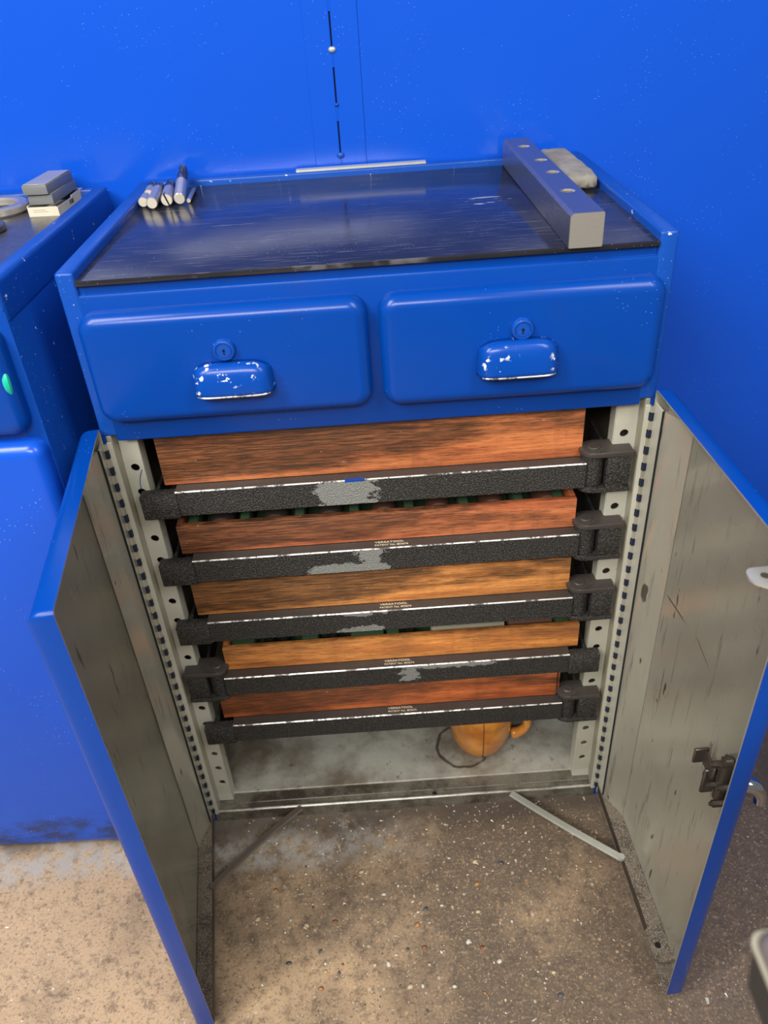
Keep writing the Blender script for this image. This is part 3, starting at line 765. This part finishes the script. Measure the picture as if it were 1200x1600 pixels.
sec = [(hx1, bh), (bw, bh-.0012), (bw, .0008), (bw-.0008, 0), (.0008, 0), (0, .0008), (0, bh-ch), (hx0, bh)]
A = [bm.verts.new((x, .0008, z)) for x, z in sec]; Bv = [bm.verts.new((x, bl-.0008, z)) for x, z in sec]
for i in range(len(sec)-1): bm.faces.new((A[i], A[i+1], Bv[i+1], Bv[i]))
i_ = lambda x, z: (bw/2+(x-bw/2)*.984, bh/2+(z-bh/2)*.984)
A2 = [bm.verts.new((i_(x, z)[0], 0, i_(x, z)[1])) for x, z in sec]; B2 = [bm.verts.new((i_(x, z)[0], bl, i_(x, z)[1])) for x, z in sec]
n = len(sec)
for i in range(n):
    j = (i+1) % n; bm.faces.new((A[i], A[j], A2[j], A2[i])); bm.faces.new((Bv[i], Bv[j], B2[j], B2[i]))
f = bm.faces.new(A2); f.material_index = 2
f = bm.faces.new(B2); f.material_index = 2
bmesh.ops.remove_doubles(bm, verts=bm.verts, dist=1e-6)
obj('bar_body', bm, [STEEL, BRASSY, STEEL_END], bar)
# whetstone
bm = bmesh.new()
box(bm, .6215, .6635, .2430, .4320, MZ, MZ+.0205, .006, 3)
bmesh.ops.subdivide_edges(bm, edges=[e for e in bm.edges if e.calc_length() > .02], cuts=6, use_grid_fill=True)
for v in bm.verts:
    if v.co.z > MZ+.004:
        v.co += Vector((random.uniform(-1, 1), random.uniform(-1, 1), random.uniform(-1, .6)))*.0009
        if v.co.y < .262: v.co.z -= .003*(.262-v.co.y)/.019*random.uniform(.3, 1.4)
st = obj('whetstone', bm, STONE, None, 'all'); tag(st, 'rough grey whetstone block in the corner beside the steel bar', 'whetstone')
# end mills
def end_mill(loc, yaw, length, r, flute_len, label, slot=False, pitch=0, lobes=4, tipdark=True):
    t = thing('end_mill', label, 'end mill', loc, yaw, 'end mills on the mat')
    t.rotation_euler = (pitch, 0, yaw)
    sl = length-flute_len
    bm = bmesh.new()
    prof = [(0, 0), (r*.86, 0), (r, r*.14), (r, sl)]; prof.append((r*.7, sl+.002)); prof.append((0, sl+.002))
    rings = []; seg = 28
    for rr, y in prof: rings.append([(rr*math.cos(2*math.pi*i/seg) if rr else 1e-6*math.cos(2*math.pi*i/seg), y, r+rr*math.sin(2*math.pi*i/seg) if rr else r+1e-6*math.sin(2*math.pi*i/seg)) for i in range(seg)])
    loft(bm, rings)
    for f in bm.faces:
        if f.calc_center_median().y < 1e-4: f.material_index = 1
    obj('shank', bm, [SHANK, SHANK_END], t, True)
    if flute_len > .004:
        bm = bmesh.new(); rings = []; seg = 32; n_ = 20
        for k_ in range(n_+1):
            y = sl+flute_len*k_/n_; tw = 2.6*k_/n_*flute_len/.04
            ring = []
            for i in range(seg):
                a = 2*math.pi*i/seg; rr = r*.98*(.60+.40*abs(math.sin(lobes/2*(a)+0.0))**.45)
                ring.append((rr*math.cos(a+tw), y, r+rr*math.sin(a+tw)))
            rings.append(ring)
        loft(bm, rings); obj('flutes', bm, FLUTE, t, True)
    if slot:
        bm = bmesh.new(); box(bm, -.0011, .0011, -.0004, .012, r*.06, 2*r*1.002); bmesh.ops.rotate(bm, verts=bm.verts, cent=(0, 0, r), matrix=Matrix.Rotation(R(-18), 3, 'Y')); obj('end_slot', bm, VOID, t)
    return t
end_mill((.0310, .3215, MZ), R(3), .030, .0070, 0, 'short steel shank nearest the left rim of the cabinet')
end_mill((.0310, .3640, MZ), R(6), .062, .0075, .030, 'end mill lying behind the short shank by the left rim')
end_mill((.0470, .3070, MZ), R(5), .105, .0080, .025, 'plain-ended end mill, second from left rim and nearest the front')
end_mill((.0660, .3180, MZ), R(7), .100, .0085, .040, 'end mill with a slot cut across its round end', True)
end_mill((.0835, .3230, MZ), R(5), .112, .0082, .050, 'tallest end mill with dark curled flutes resting up on the rim', pitch=R(9), lobes=2)
end_mill((.0945, .3290, MZ), R(3), .085, .0032, .015, 'thinnest slim tool at the right end of the end mill row')
# ------------------------------------------------------------------ things on the neighbour cabinet
NZ = .9856
def card_box():
    t = thing('card_box', 'open cream card box under the grey plastic boxes', 'box', (-.139, .333, NZ), R(-4))
    w_, l_, h_ = .0450, .105, .0150; bm = bmesh.new()
    box(bm, 0, w_, 0, l_, 0, .0015); box(bm, 0, .0015, 0, l_, .0015, h_); box(bm, w_-.0015, w_, 0, l_*.55, .0015, h_-.003); box(bm, w_-.0015, w_, l_*.55, l_, .0015, h_); box(bm, .0015, w_-.0015, 0, .0015, .0015, h_-.002); box(bm, .0015, w_-.0015, l_-.0015, l_, .0015, h_)
    obj('tray', bm, CREAM, t)
    bm = bmesh.new()
    for a in (0, .006, .011): box(bm, w_, w_+.0003, .046+a, .0495+a, .0045, .0105)
    obj('printed_mark', bm, INK, t)
    bm = bmesh.new(); box(bm, .008, .030, -.0003, 0, .0062, .0070); box(bm, .008, .026, -.0003, 0, .0088, .0096); obj('printed_line', bm, simple('faded_print', (.42, .38, .29), .7), t)
    return t
card_box()
def grey_box(x, y, z, rz, label, shade):
    t = thing('plastic_box', label, 'box', (x, y, z), rz, 'grey boxes stacked on the card box')
    bm = bmesh.new(); box(bm, 0, .0365, 0, .096, 0, .0128, .0012, 2); obj('body', bm, GREYBOX, t, True)
    bm = bmesh.new(); box(bm, .0015, .035, .0015, .0945, .0128, .0142, .0006, 1); obj('lid', bm, GREYLID, t, True)
    return t
grey_box(-.1345, .3340, NZ+.0158, R(-4), 'lower grey plastic box between the card box and another box', 0)
grey_box(-.1375, .3300, NZ+.0302, R(-5), 'topmost grey plastic box with a shiny flat lid', 1)
bm = bmesh.new()
for i in range(48):
    a = 2*math.pi*i/48
prof = [(.046, 0), (.049, .003), (.049, .010), (.046, .013), (.036, .013), (.033, .010), (.033, .003), (.036, 0), (.046, 0)]
lathe(bm, prof, (-.203, .376, NZ), 48); bmesh.ops.remove_doubles(bm, verts=bm.verts, dist=1e-6)
tag(obj('steel_ring', bm, SHANK, None, True), 'polished steel ring lying left of the stacked small boxes', 'ring')
bm = bmesh.new(); lathe(bm, [(0, 0), (.038, 0), (.040, .0015), (.040, .0075), (.0385, .009), (.012, .009), (0, .009)], (-.190, .262, NZ), 48)
tag(obj('steel_disc', bm, simple('dull_dark_steel', (.20, .19, .18), .38, .8), None, True), 'flat dark steel disc nearest the left picture edge', 'disc')

# ================================================================== THINGS IN THE TRAYS AND BELOW
def lying_cyl(nm, x, y0, y1, z, r, mat_, label, cat, grp):
    bm = bmesh.new(); l = y1-y0
    rings = []; seg = 24
    for rr, yy in ((r*.86, 0), (r, .002), (r, l*.55), (r*.8, l*.57), (r*.8, l*.66), (r*.95, l*.68), (r*.95, l-.002), (r*.8, l)):
        rings.append([(x+rr*math.cos(2*math.pi*i/seg), y0+yy, z+r+rr*math.sin(2*math.pi*i/seg)) for i in range(seg)])
    loft(bm, rings); return tag(obj(nm, bm, mat_, None, True), label, cat, grp)
z2 = TR[1]['z']+.0086
ords = ['leftmost', 'second from left', 'third from left', 'fourth from left', 'third from right', 'second from right', 'rightmost']
for i in range(7):
    x = .115+.0765*i
    lying_cyl('tool_holder', x, .036, .15, z2, .0175, BAKELITE if i > 2 else DARKTURN, '%s turned tool holder in the second tray from the top' % ords[i], 'tool holder', 'holders in the second tray')
for i in range(8):
    x = .0765+.0765*i-.003+ (0.0 if i else .004)
    if x > .585: x = .588
    bm = bmesh.new(); box(bm, x-.007, x+.007, .033, .10, z2, z2+.036, .003, 2)
    tag(obj('felt_block', bm, GREEN, None, True), '%s green felt divider block in the second tray from the top' % (['leftmost', 'second from left', 'third from left', 'fourth from left', 'fourth from right', 'third from right', 'second from right', 'rightmost'][i]), 'divider', 'felt blocks in the second tray')
z4 = TR[3]['z']+.0086
bm = bmesh.new(); box(bm, .405, .520, .034, .090, z4, z4+.036, .0015, 2); box(bm, .409, .516, .038, .086, z4+.036, z4+.0372, .0005, 1)
tag(obj('card_box', bm, simple('dusty_card', (.36, .33, .24), .8), None, True), 'dusty pale card box in the fourth tray', 'box')
bm = bmesh.new(); rings = []
for rr, xx in ((.012, 0), (.0165, .002), (.0175, .008), (.0175, .066), (.0165, .071), (.012, .073)):
    rings.append([(.526+xx, .060+rr*math.cos(2*math.pi*i/28), z4+.0175+rr*math.sin(2*math.pi*i/28)) for i in range(28)])
loft(bm, rings); tag(obj('wooden_roller', bm, BAKELITE, None, True), 'brown turned wooden roller beside the pale card box in the fourth tray', 'roller')
bm = bmesh.new(); box(bm, .6005, .6225, .030, .085, z4, z4+.030, .003, 2)
tag(obj('felt_block', bm, GREEN, None, True), 'green felt block in the right corner of the fourth tray', 'divider')
for i, (x, wd) in enumerate(((.110, .018), (.215, .013), (.305, .026), (.345, .010))):
    bm = bmesh.new(); box(bm, x-wd, x+wd, .033, .085, z4, z4+.032, .003, 2)
    tag(obj('felt_block', bm, GREEN, None, True), ['leftmost green felt block in the fourth tray', 'narrow green felt block between dark fittings in the fourth tray', 'wide green felt block left of the card box in the fourth tray', 'slim green felt block nearest the card box in the fourth tray'][i], 'divider')
for i, x in enumerate((.150, .172, .250, .275, .372)):
    bm = bmesh.new(); lathe(bm, [(0, 0), (.009, 0), (.009, .012), (.0075, .013), (.0075, .022), (.0095, .023), (.0095, .030), (.005, .032), (0, .032)], (x, .048, z4), 20)
    cyl(bm, (x+.004, .043, z4+.030), .0025, .004, 'Z', 8)
    tag(obj('tool_fitting', bm, FLUTE, None, True), '%s dark steel fitting in the fourth tray' % ['leftmost', 'second from left', 'third from left', 'fourth from left', 'rightmost'][i], 'fitting', 'dark fittings in the fourth tray')
# mug
mug = thing('mug', 'tan glazed mug with a side seam on the cabinet floor', 'mug', (.4955, .108, .0326))
bm = bmesh.new()
lathe(bm, [(0, .002), (.026, .0), (.034, .0015), (.042, .008), (.050, .024), (.0555, .045), (.058, .070), (.0585, .095), (.057, .118), (.0555, .121), (.054, .118), (.055, .09), (.052, .05), (.040, .015), (0, .010)], (0, 0, 0), 48)
obj('body', bm, MUG, mug, 'all')
bm = bmesh.new(); pts = [(.044+.0*i, 0, 0) for i in range(0)]
for i in range(17):
    a = -1.35+2.7*i/16; pts.append((.052+.034*math.cos(a), 0, .062+.034*math.sin(a)))
tube(bm, pts, .0085, 12, rad=[.011-.003*math.sin(math.pi*i/16) for i in range(17)]); obj('handle', bm, MUG, mug, 'all', None, R(-8))
bm = bmesh.new(); a = R(-92); sp = [(.034, .001), (.042, .0078), (.050, .024), (.0557, .045), (.0582, .070), (.0587, .095), (.0573, .118)]
tube(bm, [(r_*math.cos(a), r_*math.sin(a), z_) for r_, z_ in sp], .0009, 6); obj('seam', bm, simple('dark_seam', (.16, .055, .012), .5), mug, 'all')

# ================================================================== NEAR CORNER, LOWER RIGHT
bench = thing('stool', 'blurred grey stool corner with pale edge close to camera at lower right', 'stool', (.5160, -.6720, 0))
x0, x1, y0_, y1_ = 0.0, .20, -.20, .0
def slab(nm, a, r, z0, z1, m_, taper=0, dome=0):
    bm = bmesh.new()
    rings = [[(x, y, z0) for x, y in rrect(x0+a+taper, x1-a-taper, y0_+a+taper, y1_-a-taper, r, 8)], [(x, y, z1) for x, y in rrect(x0+a, x1-a, y0_+a, y1_-a, r, 8)]]
    if dome:
        for i in range(1, 6):
            t = math.pi/2*i/5; ins = dome*(1-math.cos(t)); rings.append([(x, y, z1+dome*math.sin(t)) for x, y in rrect(x0+a+ins, x1-a-ins, y0_+a+ins, y1_-a-ins, r, 8)])
    loft(bm, rings); return obj(nm, bm, m_, bench, True)
slab('edge_trim', 0, .008, .8358, .8375, simple('pale_edge_trim', (.36, .33, .24), .6))
slab('seat_pad', .0022, .008, .8375, .8387, simple('grey_brown_pad', (.15, .125, .11), .25), 0, .008)
APR = simple('dark_apron', (.030, .029, .025), .6)
slab('seat_rail', .0010, .008, .800, .8358, APR, .003)
slab('under_shell', .0046, .013, .735, .800, APR, .040)
LEG = simple('dark_leg', (.04, .04, .04), .5)
for dx, dy in ((.075, -.075), (.125, -.075), (.075, -.125), (.125, -.125)):
    bm = bmesh.new()
    ex, ey = (dx-.1)*2.6, (dy+.1)*2.6
    loft(bm, [[(dx+ex*t+a, dy+ey*t+b, z) for a, b in ((-.01, -.01), (.01, -.01), (.01, .01), (-.01, .01))] for t, z in ((0, .740), (1, 0))])
    obj('leg', bm, LEG, bench, True)
